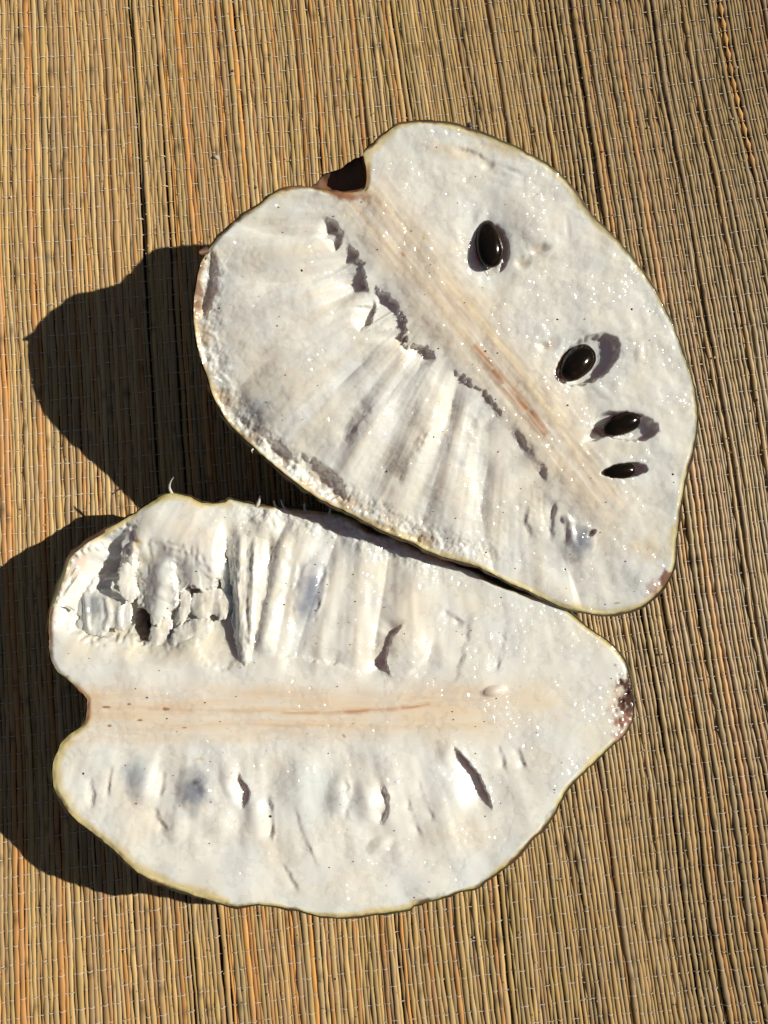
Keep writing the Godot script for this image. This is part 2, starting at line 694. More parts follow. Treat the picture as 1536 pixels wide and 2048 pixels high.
func mat_point(u: float, v: float, h: float) -> Vector3:
	var w := 7.0 * na.get_noise_2d(v * 0.10, u * 0.25) + 9.0 * smoothstep(300.0, 900.0, u) * na.get_noise_2d(v * 0.16 + 50.0, u * 0.2)
	var a := Vector3(cos(REED_YAW), 0, -sin(REED_YAW))
	var b := Vector3(sin(REED_YAW), 0, cos(REED_YAW))
	return (a * (u * (1.0 + 0.00005 * v) + w) + b * v + Vector3.UP * h) * S


func build_mat() -> void:
	var root := thing("reed_mat", "woven mat of thin straw coloured reeds tied with white thread", "mat", Vector3.ZERO)
	# where the photograph shows wide dark gaps between reeds: across position u
	var gaps := []
	for g in [[310, 200], [468, 120], [800, 120], [615, 100], [1480, 60], [395, 1860], [1275, 1260], [1205, 420]]:
		var p := pt(g[0], g[1], 3.0) / S
		gaps.append(p.x * cos(REED_YAW) - p.z * sin(REED_YAW))
	var split := pt(1490, 180, 3.0) / S
	var split_u := split.x * cos(REED_YAW) - split.z * sin(REED_YAW)
	var reeds := []
	var u := -1010.0
	var group := 0
	var left := 0
	while u < 1075.0:
		var r := clampf(rng.randfn(4.1, 0.95), 2.3, 6.0)
		var gap := 0.0
		for k in gaps.size():
			if absf(gaps[k] - u) < 6.0:
				gap = 5.5 if k in [0, 2, 5] else 2.8
		u += r * 0.935 + gap * 0.6
		if left == 0:
			group += 1
			left = 2 if r < 4.0 and rng.randf() < 0.75 else 1
		left -= 1
		reeds.append({"u": u, "r": r, "g": group, "sink": gap * 0.8 + rng.randf() * 0.9, "split": absf(u - split_u) < 4.6})
		u += r * 0.935 + gap * 0.4
	var pitch := 32.3
	var v0 := -1420.0
	var v1 := 1330.0
	var sub := pitch * 0.5
	var n := int((v1 - v0) / sub)
	for q in reeds.size():
		var d: Dictionary = reeds[q]
		var c: Color
		var x := rng.randf()
		if x < 0.30:
			c = Color(0.51, 0.35, 0.15)
		elif x < 0.56:
			c = Color(0.42, 0.305, 0.13)
		elif x < 0.76:
			c = Color(0.39, 0.26, 0.12)
		elif x < 0.84:
			c = Color(0.54, 0.395, 0.185)
		elif x < 0.92:
			c = Color(0.46, 0.25, 0.09)
		else:
			c = Color(0.60, 0.32, 0.10)
		var east := smoothstep(100.0, 620.0, d.u)      # older, browner, more pinched reeds
		c = c * rng.randf_range(0.82, 1.1) * lerpf(1.01, 0.83, east) * Color(1.03, 0.985, 0.92)
		c = c.lerp(Color(0.30, 0.215, 0.115), 0.3 * east)
		var p := PackedVector3Array()
		var rr := PackedFloat32Array()
		var cc := PackedColorArray()
		var joint := rng.randf_range(180.0, 700.0)
		for k in n + 1:
			var v := v0 + k * sub
			# even k: a thread row; over this reed when group and row agree
			var squeeze := 1.0
			var lift := 0.0
			if k % 2 == 0:
				var over: bool = ((k / 2) + int(d.g)) % 2 == 0
				squeeze = (0.9 if over else 1.02) - 0.13 * east
				lift = -0.5 if over else 0.55
			var side := 1.1 * na.get_noise_2d(v * 0.6, q * 97.0) + 0.35 * rng.randf_range(-1, 1)
			side += (1.0 if int(d.g) % 2 == (k / 2) % 2 else -1.0) * 0.45 * east * (1.0 if k % 2 == 0 else 0.0)
			var rad: float = d.r * (squeeze + 0.08 * east * (k % 2)) * (1.0 + 0.17 * na.get_noise_2d(v * 0.9 + 31.0, q * 57.0))
			if d.split:
				rad = d.r * (0.3 if k % 2 == 0 else 1.2) if v < -620.0 else rad * 0.9
			var hh: float = mat_height(d.u) + d.r * 0.6 + lift + 1.2 * na.get_noise_2d(v * 0.4, q * 33.0) - d.sink * clampf(0.55 + 1.4 * na.get_noise_2d(v * 0.12, q * 3.0), 0.0, 1.3)
			p.append(mat_point(d.u + side, v, hh))
			rr.append(rad * S)
			var f := nb.get_noise_2d(v * 0.8, q * 71.0)
			var e := c * (1.0 + 0.2 * f)
			e = e.lerp(Color(0.33, 0.29, 0.24), clampf(nb.get_noise_2d(v * 0.5 + 800.0, q * 41.0) * 1.0, 0.0, 0.22))
			if d.split and v < -620.0:
				e = Color(0.54, 0.30, 0.10) * (1.0 + 0.4 * f)
			joint -= sub
			if joint < 0.0:
				e = e * 0.55
				joint = rng.randf_range(300.0, 900.0)
			cc.append(e)
		obj("reed", tube(p, rr, 8, cc, 0.6), M.reed, root)
	# white warp threads that run across, over one group of reeds and under the next
	for k in n / 2 + 1:
		var v := v0 + k * pitch
		var p := PackedVector3Array()
		var r := PackedFloat32Array()
		for q in reeds.size():
			var d: Dictionary = reeds[q]
			var over: bool = (k + int(d.g)) % 2 == 0
			var hh: float = mat_height(d.u) + d.r * 0.6 - d.sink
			var jig := 0.9 * na.get_noise_2d(d.u * 1.5, k * 77.0) * 2.0
			var first: bool = q == 0 or reeds[q - 1].g != d.g
			var last: bool = q == reeds.size() - 1 or reeds[q + 1].g != d.g
			var top: float = d.r * 0.58 + 0.4
			if over:
				if first:
					p.append(mat_point(d.u - d.r * 0.98, v + jig - 0.5, hh - 0.2))
				p.append(mat_point(d.u - d.r * 0.62, v + jig, hh + top * 0.76))
				p.append(mat_point(d.u, v + jig + 0.6, hh + top))
				p.append(mat_point(d.u + d.r * 0.62, v + jig, hh + top * 0.76))
				if last:
					p.append(mat_point(d.u + d.r * 0.98, v + jig - 0.5, hh - 0.2))
			else:
				p.append(mat_point(d.u, v + jig, hh - d.r * 0.6 - 0.9))
		for i in p.size():
			r.append(S * 0.82 * (1.0 + 0.35 * na.get_noise_2d(i * 40.0, k * 50.0)))
		obj("binding_thread", tube(p, r, 5, PackedColorArray()), M.thread, root)


func upper_level(x: float, y: float) -> float:
	return 352.0 - 0.2 * (y - 400.0) - 0.03 * (x - 400.0) - 24.0 * exp(-((x - 450.0) * (x - 450.0) + (y - 850.0) * (y - 850.0)) / 9000.0)


func build_upper_half() -> void:
	var shape := [733, 354, 728, 378, 697, 385, 672, 384, 648, 380, 620, 375, 585, 374, 550, 385, 518, 409, 476, 438, 441, 470, 416, 501, 399, 536, 389, 590, 388, 642, 395, 695, 413, 748, 430, 802, 465, 855, 511, 897, 543, 925, 578, 953, 620, 985, 662, 1009, 694, 1023, 733, 1045, 775, 1066, 828, 1087, 862, 1105, 907, 1119, 958, 1134, 1006, 1159, 1064, 1185, 1115, 1210, 1170, 1225, 1217, 1229, 1261, 1221, 1297, 1203, 1330, 1170, 1349, 1130, 1352, 1094, 1358, 1035, 1370, 962, 1385, 904, 1394, 846, 1392, 798, 1382, 752, 1366, 707, 1345, 650, 1308, 577, 1261, 512, 1225, 472, 1181, 428, 1137, 366, 1093, 329, 1042, 300, 988, 277, 933, 256, 889, 246, 852, 243, 800, 248, 772, 266, 747, 287, 728, 305, 731, 328]
	var outline := closed_spline(shape, 4, 1.2)
	var root := thing("fruit_half", "upper halved white-fleshed fruit with four black seeds showing in its right side", "fruit", pt(880, 740, 0.0), "two halves of one cut fruit")
	var f := Patch.new()
	f.na = na
	f.nb = nb
	f.setup(outline, 2.0, Color(0.835, 0.825, 0.78))
	var fan := Vector2(1025, 440)
	var c0 := Vector2(716, 372)
	var c1 := Vector2(1240, 1030)
	var ce := (c1 - c0).normalized()
	for j in f.ny:
		for i in f.nx:
			var k := j * f.nx + i
			if f.sd[k] < -4.0:
				continue
			var x := f.x0 + i * f.st
			var y := f.y0 + j * f.st
			var q := Vector2(x, y)
			var s := maxf(f.sd[k], 0.0)
			var across := ce.cross(q - c0)         # > 0: the torn lower left
			var along := ce.dot(q - c0)
			var torn := smoothstep(60.0, 130.0, across)
			var d := q - fan
			var th := fposmod(atan2(d.y, d.x), TAU)
			var r := d.length()
			var fib := nd.get_noise_2d(th * 900.0, r * 0.16)
			var fine := na.get_noise_2d(th * 7000.0, r * 0.7)
			var h := 4.0 * nd.get_noise_2d(x * 0.5, y * 0.5) + wet(x, y) * lerpf(0.9, 0.75, torn)
			h += torn * (2.2 * fib + 0.05 * fine + 4.0 * na.get_noise_2d(th * 420.0, r * 0.25))
			var seg := pow(absf(sin(th * 13.0 + 0.9 * na.get_noise_2d(th * 120.0, r * 0.3) + 0.4)), 0.9) - 0.65
			h += torn * seg * 6.0 * clampf(0.7 + 1.2 * na.get_noise_2d(x * 0.5 + 77.0, y * 0.5), 0.1, 1.1) - 6.0 * smoothstep(40.0, 120.0, across) * (1.0 - smoothstep(0.55, 0.95, across / maxf(across + s, 1.0)))
			h += (1.0 - torn) * (0.9 * nd.get_noise_2d(x * 2.0, y * 2.0))
			# crumbly pulp along the torn lower left rim
			var rim := torn * (1.0 - smoothstep(20.0, 75.0, s)) * smoothstep(470.0, 560.0, y) * (1.0 - smoothstep(1080.0, 1150.0, y))
			h += rim * (4.0 * (0.15 - nc.get_noise_2d(x * 1.6 + 9.0 * na.get_noise_2d(y * 3.0, x), y * 1.6) * 0.9) + 4.5 * nb.get_noise_2d(x * 2.5, y * 2.5) - 6.0)
			# the core: smooth, faintly furrowed lengthwise
			var core := (1.0 - smoothstep(15.0, 95.0, absf(across))) * smoothstep(-20.0, 20.0, along) * (1.0 - smoothstep(780.0, 900.0, along))
			h += core * (3.0 + 0.9 * nb.get_noise_2d(along * 0.3, across * 4.0))
			var edge := smoothstep(0.0, 9.0, s)
			f.h[k] = h * edge - (1.0 + 1.5 * nb.get_noise_2d(x * 3.0, y * 3.0)) * (1.0 - edge)
			# colour
			var c := f.col[k]
			c = c.lerp(Color(0.85, 0.76, 0.60), clampf(0.02 + 0.8 * nb.get_noise_2d(x * 0.5 + 40.0, y * 0.5), 0.0, 0.4))
			c = c.lerp(Color(0.80, 0.82, 0.82), clampf(1.0 * na.get_noise_2d(x * 0.6 + 900.0, y * 0.6), 0.0, 0.7))
			c = c.lerp(Color(0.76, 0.64, 0.46), torn * clampf(fib * 0.7, 0.0, 0.25))
			var cw := core * (0.55 + 0.5 * nb.get_noise_2d(along * 0.3 + 11.0, across * 3.0))
			c = c.lerp(Color(0.80, 0.65, 0.46), clampf(cw, 0.0, 0.8))
			var band := maxf(2.5, 7.0 + 14.0 * nb.get_noise_2d(x * 0.8, y * 0.8) + 8.0 * na.get_noise_2d(x * 0.4, y * 0.4 + 90.0))
			if y > 1050.0 or (y < 420.0 and x > 730.0):
				band += 8.0
			c = c.lerp(Color(0.72, 0.57, 0.26), 0.75 * (1.0 - smoothstep(band * 0.3, band, s)))
			c = c.lerp(Color(0.30, 0.28, 0.07), 0.6 * (1.0 - smoothstep(1.5, 4.5 + 2.0 * nb.get_noise_2d(x * 3.0, y * 3.0), s)))
			c = c.lerp(Color(0.13, 0.06, 0.03), clampf(2.6 * nb.get_noise_2d(x * 0.7 + 210.0, y * 0.7) - 0.1, 0.0, 0.9) * (1.0 - smoothstep(1.0, 6.0 + 7.0 * nb.get_noise_2d(x * 4.0, y * 4.0 + 33.0), s)))
			c = c.lerp(Color(0.62, 0.45, 0.28), rim * clampf(0.25 + 1.4 * nb.get_noise_2d(x * 1.3, y * 1.3 + 60.0), 0.0, 0.7) * (1.0 - smoothstep(15.0, 45.0, s)))
			f.col[k] = c
	# the core stands over the torn side: ragged step
	f.scarp(line([690, 478, 706, 501, 724, 528, 727, 562, 744, 592]), 110.0, 20.0, 1.0, 6.0, 0.3, 0.05, 3.0)
	f.scarp(line([744, 566, 770, 584, 794, 612, 812, 650, 806, 698]), 95.0, 22.0, 1.0, 6.0, 0.28, 0.05, 3.0)
	f.scarp(line([800, 690, 828, 692, 852, 695, 876, 718]), 60.0, 14.0, 1.0, 5.0, 0.3, 0.05, 3.0)
	f.scarp(line([896, 736, 934, 760, 966, 782, 984, 806, 1012, 838]), 70.0, 11.0, 1.0, 6.0, 0.3, 0.05, 3.0)
	f.scarp(line([1010, 826, 1057, 897, 1115, 984]), 90.0, 7.0, 1.0, 3.0, 0.3, 0.1, 10.0)
	f.scarp(line([742, 590, 750, 606, 742, 640, 716, 664]), 46.0, 14.0, 1.0, 3.0, 0.35, 0.1, 3.0)
	f.scarp(line([640, 430, 668, 444, 684, 466, 682, 486, 664, 504]), 80.0, 19.0, 1.0, 2.0, 0.3, 0.1, 3.0)
	f.dent(570, 500, 90, 45, -10, 9, 0)
	f.dent(560, 590, 120, 40, -18, 9, 0)
	f.dent(610, 690, 120, 40, -35, 8, 0)
	f.dent(735, 870, 34, 95, 25, 14, 0)
	f.dent(830, 900, 36, 110, 22, 11, 0)
	f.dent(900, 930, 34, 110, 12, 7, 0)
	f.scarp(line([875, 838, 845, 880, 815, 930, 792, 985]), 60.0, 8.0, 1.0, 3.0, 0.35, 0.3, 14.0)
	f.scarp(line([760, 800, 715, 850, 690, 905]), 50.0, 6.0, 1.0, 3.0, 0.35, 0.3, 14.0)
	f.scarp(line([962, 800, 950, 850, 935, 900, 910, 960]), 50.0, 6.0, 1.0, 3.0, 0.35, 0.3, 14.0)
	f.scarp(line([1115, 990, 1108, 1030, 1104, 1092]), 30.0, 10.0, 1.0, 2.0, 0.35)
	f.scarp(line([1060, 1000, 1052, 1040, 1075, 1085]), 30.0, 7.0, 1.0, 2.0, 0.35)
	f.ridge(line([1125, 1040, 1140, 1035, 1146, 1090]), 12.0, 6.0)
	f.dent(640, 955, 60, 22, 38, -16, 0.4, 0.25)
	f.dent(560, 908, 40, 14, 42, -10, 0.4, 0.25)
	f.dent(414, 560, 15, 54, 8, -13, 0.4, 0.25)
	f.dent(408, 605, 13, 32, 8, -10, 0.4, 0.25)
	f.stain(640, 955, 62, 26, 38, Color(0.55, 0.38, 0.24), 0.55)
	f.stain(412, 565, 16, 56, 8, Color(0.52, 0.43, 0.36), 0.35)
	# the four seed hollows on the cut side
	f.dent(985, 492, 62, 84, 0, -9, 0.0)
	f.dent(986, 494, 31, 50, -8, -15, 0.6, 0.06)
	f.dent(1176, 719, 66, 41, -33, -23, 0.9, 0.05)
	f.dent(1250, 852, 64, 27, 8, -22, 0.85, 0.07, 0.15)
	f.dent(1200, 864, 34, 12, -28, -16, 0.6, 0.1)
	f.dent(1250, 941, 44, 14, -6, -22, 0.9, 0.1)
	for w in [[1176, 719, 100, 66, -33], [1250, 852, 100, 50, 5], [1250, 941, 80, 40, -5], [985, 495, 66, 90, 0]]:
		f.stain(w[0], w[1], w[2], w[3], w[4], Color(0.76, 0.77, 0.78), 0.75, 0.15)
	# a seed still under the flesh
	f.dent(1162, 1085, 30, 38, 15, 7, 0.2)
	f.stain(1163, 1085, 42, 54, 15, Color(0.25, 0.28, 0.35), 1.0, 0.25)
	f.dent(1184, 1066, 9, 5, -40, -10, 0.8)
	f.stain(1184, 1064, 11, 6, -40, Color(0.2, 0.14, 0.09), 0.8)
	# shallow furrows and pores of the cut side
	f.scarp(line([1090, 480, 1075, 500, 1040, 520]), 24.0, 5.0, -1.0, 3.0, 0.3)
	f.scarp(line([900, 290, 940, 300, 985, 320]), 24.0, 5.0, 1.0, 3.0, 0.3)
	for w in 34:
		var x := rng.randf_range(850, 1300)
		var y := rng.randf_range(300, 900)
		if ce.cross(Vector2(x, y) - c0) < -110.0:
			f.dent(x, y, rng.randf_range(8, 26), rng.randf_range(5, 12), rng.randf_range(20, 110), rng.randf_range(-3, 2.5), 0.0, 0.1)
	for w in [[1078, 498, 22, 9, -10], [1045, 525, 14, 12, 0], [1100, 690, 20, 12, -30], [1085, 690, 12, 8, 0]]:
		f.dent(w[0], w[1], w[2], w[3], w[4], -4, 0.1, 0.3)
		f.stain(w[0], w[1], w[2] * 1.4, w[3] * 1.5, w[4], Color(0.70, 0.56, 0.38), 0.5, 0.4)
	f.stain(900, 300, 70, 22, 15, Color(0.72, 0.58, 0.36), 0.5, 0.6)
	f.stain(1000, 300, 60, 18, 22, Color(0.68, 0.52, 0.30), 0.5, 0.6)
	# fibres of the core
	var peach := Color(0.62, 0.36, 0.18)
	f.streak(line([945, 690, 985, 738, 1008, 768]), 14.0, Color(0.56, 0.24, 0.07), 1.0)
	f.streak(line([1008, 768, 1055, 822, 1094, 872]), 17.0, Color(0.54, 0.22, 0.06), 1.0)
	f.streak(line([740, 385, 800, 470, 870, 560, 950, 670]), 14.0, peach, 0.2)
	f.streak(line([700, 400, 760, 480, 830, 580]), 7.0, peach, 0.35)
	f.streak(line([755, 390, 860, 500, 960, 640, 1050, 760, 1140, 880, 1230, 980]), 20.0, Color(0.80, 0.64, 0.38), 0.38)
	f.streak(line([690, 420, 780, 530, 860, 640, 940, 730, 1050, 860, 1120, 960]), 26.0, Color(0.80, 0.64, 0.45), 0.32)
	f.stain(806, 510, 10, 4, 50, Color(0.50, 0.18, 0.06), 0.9)
	f.stain(846, 478, 7, 5, 50, Color(0.55, 0.42, 0.06), 0.8)
	f.stain(1235, 1356 - 150, 9, 3, -5, Color(0.35, 0.13, 0.05), 0.8)
	# browned edges at the stalk pit and the far tip
	f.stain(690, 392, 75, 16, 8, Color(0.26, 0.08, 0.03), 0.95, 0.5)
	f.stain(735, 350, 12, 42, 10, Color(0.45, 0.22, 0.08), 0.7, 0.4)
	f.stain(715, 388, 40, 34, 40, Color(0.55, 0.30, 0.16), 0.6, 0.6)
	f.stain(1322, 1180, 36, 52, 35, Color(0.50, 0.28, 0.18), 0.7, 0.6)
	f.stain(500, 420, 70, 10, -38, Color(0.20, 0.10, 0.07), 0.8, 0.7)
	f.stain(396, 570, 9, 120, 6, Color(0.22, 0.11, 0.06), 0.9, 0.9)
	f.stain(575, 376, 90, 9, -6, Color(0.24, 0.11, 0.05), 0.9, 0.9)
	f.stain(1336, 1166, 20, 44, 30, Color(0.22, 0.10, 0.06), 0.95, 0.9, 0.5)
	f.stain(1372, 700, 8, 34, -25, Color(0.12, 0.05, 0.03), 0.9, 0.6)
	f.stain(1300, 1100, 70, 40, 0, Color(0.80, 0.62, 0.36), 0.45, 0.5)
	var flesh := obj("flesh", patch_mesh(f, upper_level, root.position), M.flesh, root)
	flesh.set_meta("label", "white torn flesh with a cream core band")
	var tint := func(p: Vector2, t: float, near: float) -> Color:
		var c := Color(0.06, 0.06, 0.018).lerp(Color(0.022, 0.022, 0.009), clampf(0.5 + nb.get_noise_2d(p.x * 2.0, p.y * 2.0 + t * 900.0), 0.0, 1.0))
		c = c.lerp(Color(0.07, 0.035, 0.02), clampf(0.4 + 1.6 * nb.get_noise_2d(p.x * 0.9 + 300.0, p.y * 0.9 + t * 300.0), 0.0, 0.9))
		return c.lerp(Color(0.16, 0.075, 0.035) * (1.0 + 0.8 * nb.get_noise_2d(p.x * 4.0, t * 3000.0)), near * (1.0 - smoothstep(0.045, 0.07, t)))
	var rim := func(_x: float, _y: float) -> float: return -2.0
	obj("rind", rind_mesh(outline, upper_level, rim, root.position, Vector2(700, 348), 172.0, 14.0, tint), M.rind, root)
	add_seed(root, upper_level, 978, 486, -3, 41, 23, 82)
	add_seed(root, upper_level, 1155, 726, -5, 38, 25, -48, -6)
	add_seed(root, upper_level, 1243, 848, -5, 35, 19, -22)
	add_seed(root, upper_level, 1238, 942, -5, 30, 15, -6)
	# membrane over the lower end of the top seed
	add_flap(root, upper_level, "membrane", [958, 500, 966, 522, 980, 534, 996, 527, 1006, 512, 1003, 530, 994, 548, 978, 556, 964, 540], -8, 4, 3, Color(0.62, 0.62, 0.62))
	add_juice(root, f, upper_level)
	add_specks(root, f, upper_level, 75)
	var sp := PackedVector3Array()
	var sr := PackedFloat32Array()
	var sc := PackedColorArray()
	for k in 6:
		sp.append(pt(414 - k * 3.2, 503 + k * 0.6, upper_level(412, 503) - 8.0 + k * 1.6) - root.position)
		sr.append(S * [9.0, 8.0, 6.0, 5.5, 4.5, 2.0][k])
		sc.append(Color(0.10, 0.05, 0.03) * (0.7 + 0.2 * k))
	obj("stub", tube(sp, sr, 9, sc), M.rind, root)
	add_strand(root, [506, 898, 503, 902, 505, 906], upper_level, 2.0)


func add_strand(root: Node3D, p: Array, level: Callable, thick: float, rise := 14.0) -> void:
	var pos := PackedVector3Array()
	var r := PackedFloat32Array()
	var n := p.size() / 2
	var m := (n - 1) * 5
	for k in m + 1:
		var a := mini(k / 5, n - 2)
		var t := float(k - a * 5) / 5.0
		var g := func(i: int) -> Vector2: return Vector2(p[clampi(i, 0, n - 1) * 2], p[clampi(i, 0, n - 1) * 2 + 1])
		var q: Vector2 = g.call(a).cubic_interpolate(g.call(a + 1), g.call(a - 1), g.call(a + 2), t)
		var s := float(k) / m
		pos.append(pt(q.x, q.y, level.call(q.x, q.y) - 4.0 + rise * s) - root.position)
		r.append(thick * S * lerpf(1.0, 0.3, s))
	obj("pulp_strand", tube(pos, r, 7, PackedColorArray()), M.strand, root)


func lower_level(x: float, y: float) -> float:
	return 188.0 + 0.06 * (y - 1400.0) - 0.03 * (x - 640.0)


func build_lower_half() -> void:
	var shape := [174, 1409, 172, 1432, 163, 1452, 142, 1467, 125, 1483, 115, 1502, 105, 1534, 109, 1579, 123, 1602, 142, 1630, 174, 1657, 209, 1684, 236, 1708, 267, 1739, 299, 1758, 330, 1772, 369, 1784, 408, 1797, 443, 1807, 474, 1813, 517, 1809, 564, 1815, 607, 1823, 642, 1832, 687, 1835, 752, 1828, 812, 1820, 833, 1809, 876, 1797, 919, 1783, 956, 1775, 969, 1762, 1010, 1734, 1035, 1712, 1057, 1687, 1083, 1661, 1108, 1626, 1121, 1601, 1134, 1579, 1160, 1549, 1190, 1523, 1220, 1493, 1250, 1467, 1265, 1433, 1265, 1399, 1259, 1354, 1246, 1318, 1216, 1284, 1173, 1254, 1134, 1223, 1091, 1202, 1040, 1185, 992, 1168, 954, 1146, 915, 1133, 881, 1116, 829, 1092, 790, 1077, 739, 1060, 709, 1040, 676, 1029, 642, 1023, 606, 1020, 571, 1014, 515, 1010, 490, 1006, 462, 999, 444, 1006, 406, 1006, 374, 992, 334, 988, 303, 1006, 260, 1034, 224, 1053, 181, 1077, 150, 1100, 135, 1118, 123, 1151, 109, 1190, 99, 1229, 98, 1272, 101, 1315, 115, 1342, 139, 1362, 158, 1381, 172, 1394]
	var outline := closed_spline(shape, 4, 1.2)
	var root := thing("fruit_half", "lower halved white-fleshed fruit with torn pulp flaps and a horizontal core streak", "fruit", pt(660, 1420, 0.0), "two halves of one cut fruit")
	var f := Patch.new()
	f.na = na
	f.nb = nb
	f.setup(outline, 2.0, Color(0.835, 0.825, 0.78))
	var fan_up := Vector2(790, 250)
	var fan_low := Vector2(520, 500)
	for j in f.ny:
		for i in f.nx:
			var k := j * f.nx + i
			if f.sd[k] < -4.0:
				continue
			var x := f.x0 + i * f.st
			var y := f.y0 + j * f.st
			var s := maxf(f.sd[k], 0.0)
			var mid := 1425.0 - 0.012 * (x - 200.0)
			var upper := 1.0 - smoothstep(1310.0, 1370.0, y)
			var torn := upper * (1.0 - smoothstep(760.0, 960.0, x))
			var low := smoothstep(1470.0, 1530.0, y)
			var fan := fan_up if y < mid else fan_low
			var d := Vector2(x, y) - fan
			var th := fposmod(atan2(d.y, d.x), TAU)
			var r := d.length()
			var fib := nd.get_noise_2d(th * 1000.0, r * 0.16)
			var fine := na.get_noise_2d(th * 8000.0, r * 0.7)
			var h := 4.0 * nd.get_noise_2d(x * 0.5 + 600.0, y * 0.5) + wet(x, y) * lerpf(0.9, 0.7, torn)
			var left := 1.0 - smoothstep(430.0, 520.0, x)
			h += torn * (1.0 - 0.6 * left) * (2.4 * fib + 0.05 * fine) + upper * 2.0 * fib
			var seg := pow(absf(sin(th * 25.0 + 1.0 * na.get_noise_2d(th * 300.0, r * 0.12) + 0.9)), 0.9) - 0.65
			h += torn * (1.0 - left) * seg * 8.0 * smoothstep(1000.0, 1060.0, y) * (1.0 - smoothstep(1270.0, 1330.0, y))
			h += low * (3.6 * fib + 0.05 * fine) * (1.0 - smoothstep(1690.0, 1760.0, y)) * (1.0 - smoothstep(980.0, 1100.0, x))
			h += torn * (1.0 - left) * (1.0 - smoothstep(20.0, 70.0, s)) * (4.5 * nb.get_noise_2d(x * 2.5, y * 2.5) + 2.6 * (0.3 - nc.get_noise_2d(x * 1.6 + 9.0 * na.get_noise_2d(y * 3.0, x), y * 1.6) * 0.9))
			var core := (1.0 - smoothstep(10.0, 85.0, absf(y - mid + 9.0 * nb.get_noise_2d(x * 0.4, 7.0)))) * (1.0 - smoothstep(900.0, 1150.0, x))
			h *= 1.0 - 0.6 * core
			h += core * (1.5 + 0.7 * nb.get_noise_2d(x * 0.3, y * 4.0))
			var edge := smoothstep(0.0, 9.0, s)
			f.h[k] = h * edge - (1.0 + 1.5 * nb.get_noise_2d(x * 3.0, y * 3.0)) * (1.0 - edge)
			var c := f.col[k]
			c = c.lerp(Color(0.85, 0.76, 0.60), clampf(0.0 + 0.8 * nb.get_noise_2d(x * 0.5 + 140.0, y * 0.5), 0.0, 0.4))
			c = c.lerp(Color(0.80, 0.82, 0.82), clampf(1.0 * na.get_noise_2d(x * 0.6 + 200.0, y * 0.6), 0.0, 0.7))
			c = c.lerp(Color(0.76, 0.64, 0.46), torn * clampf(fib * 0.6, 0.0, 0.2))
			c = c.lerp(Color(0.80, 0.625, 0.42), clampf(core * (0.5 + 0.45 * nb.get_noise_2d(x * 0.35, y * 3.0 + 8.0 * na.get_noise_2d(x * 0.5, 3.0))) * 1.15, 0.0, 0.8))
			var band := maxf(2.5, 7.0 + 14.0 * nb.get_noise_2d(x * 0.8, y * 0.8) + 8.0 * na.get_noise_2d(x * 0.4, y * 0.4 + 90.0))
			if y > 1480.0 and x < 460.0:
				band += 17.0
			c = c.lerp(Color(0.74, 0.57, 0.22), 0.8 * (1.0 - smoothstep(band * 0.3, band, s)))
			c = c.lerp(Color(0.32, 0.30, 0.06), 0.6 * (1.0 - smoothstep(1.5, 4.5 + 2.0 * nb.get_noise_2d(x * 3.0, y * 3.0), s)))
			c = c.lerp(Color(0.13, 0.06, 0.03), clampf(2.6 * nb.get_noise_2d(x * 0.7 + 210.0, y * 0.7) - 0.1, 0.0, 0.9) * (1.0 - smoothstep(1.0, 6.0 + 7.0 * nb.get_noise_2d(x * 4.0, y * 4.0 + 33.0), s)))
			f.col[k] = c
	# torn hollows of the upper left, under the flaps
	f.dent(195, 1190, 85, 95, -20, -26, 0.25, 0.12)
	f.dent(310, 1190, 130, 105, 0, -22, 0.15, 0.1)
	f.dent(345, 1100, 120, 120, 0, 17, 0.0)
	f.scarp(line([256, 1044, 238, 1092, 226, 1140, 232, 1174, 260, 1196, 267, 1222, 278, 1248, 294, 1259, 313, 1251, 333, 1234, 350, 1212, 357, 1188, 374, 1174, 404, 1184, 432, 1168, 450, 1136, 456, 1090]), 80.0, 28.0, 1.0, 4.5, 0.12, 0.2, 3.0)
	f.scarp(line([276, 1090, 268, 1130, 264, 1160, 268, 1196]), 34.0, 13.0, -1.0, 4.0, 0.3, 0.4, 4.0)
	f.ridge(line([318, 1120, 322, 1180, 306, 1240]), 30.0, 13.0)
	f.ridge(line([248, 1110, 246, 1170]), 16.0, 8.0)
	f.scarp(line([352, 1110, 348, 1150, 352, 1190]), 40.0, 13.0, -1.0, 4.0, 0.35, 0.2, 5.0)
	f.dent(300, 1110, 34, 26, -40, -8, 0.0)
	f.dent(395, 1120, 44, 60, 10, 7, 0.0)
	f.dent(452, 1120, 20, 80, 4, -14, 0.0)
	for w in 24:
		var x := rng.randf_range(236, 450)
		var y := rng.randf_range(1050, 1170)
		f.ridge(line([x, y, x - 3.0, y + rng.randf_range(24, 60)]), rng.randf_range(6, 12), rng.randf_range(-1.5, 2.0))
	f.stain(277, 1087, 9, 16, 20, Color(0.68, 0.46, 0.16), 0.8)
	f.stain(300, 1120, 40, 16, -40, Color(0.70, 0.62, 0.34), 0.5)
	f.stain(322, 1130, 60, 40, -20, Color(0.66, 0.69, 0.70), 0.6)
	f.dent(445, 1268, 52, 70, 8, -16, 0.2, 0.1)
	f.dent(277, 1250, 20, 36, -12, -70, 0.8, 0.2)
	f.dent(190, 1250, 70, 26, 5, -14, 0.3, 0.1)
	f.stain(330, 1290, 210, 60, 0, Color(0.80, 0.73, 0.58), 0.7, 0.5)
	f.stain(470, 1080, 200, 60, 5, Color(0.78, 0.70, 0.57), 0.6, 0.5)
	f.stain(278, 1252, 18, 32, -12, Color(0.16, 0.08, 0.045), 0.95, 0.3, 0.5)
	f.stain(165, 1125, 60, 40, -45, Color(0.84, 0.74, 0.64), 0.6)
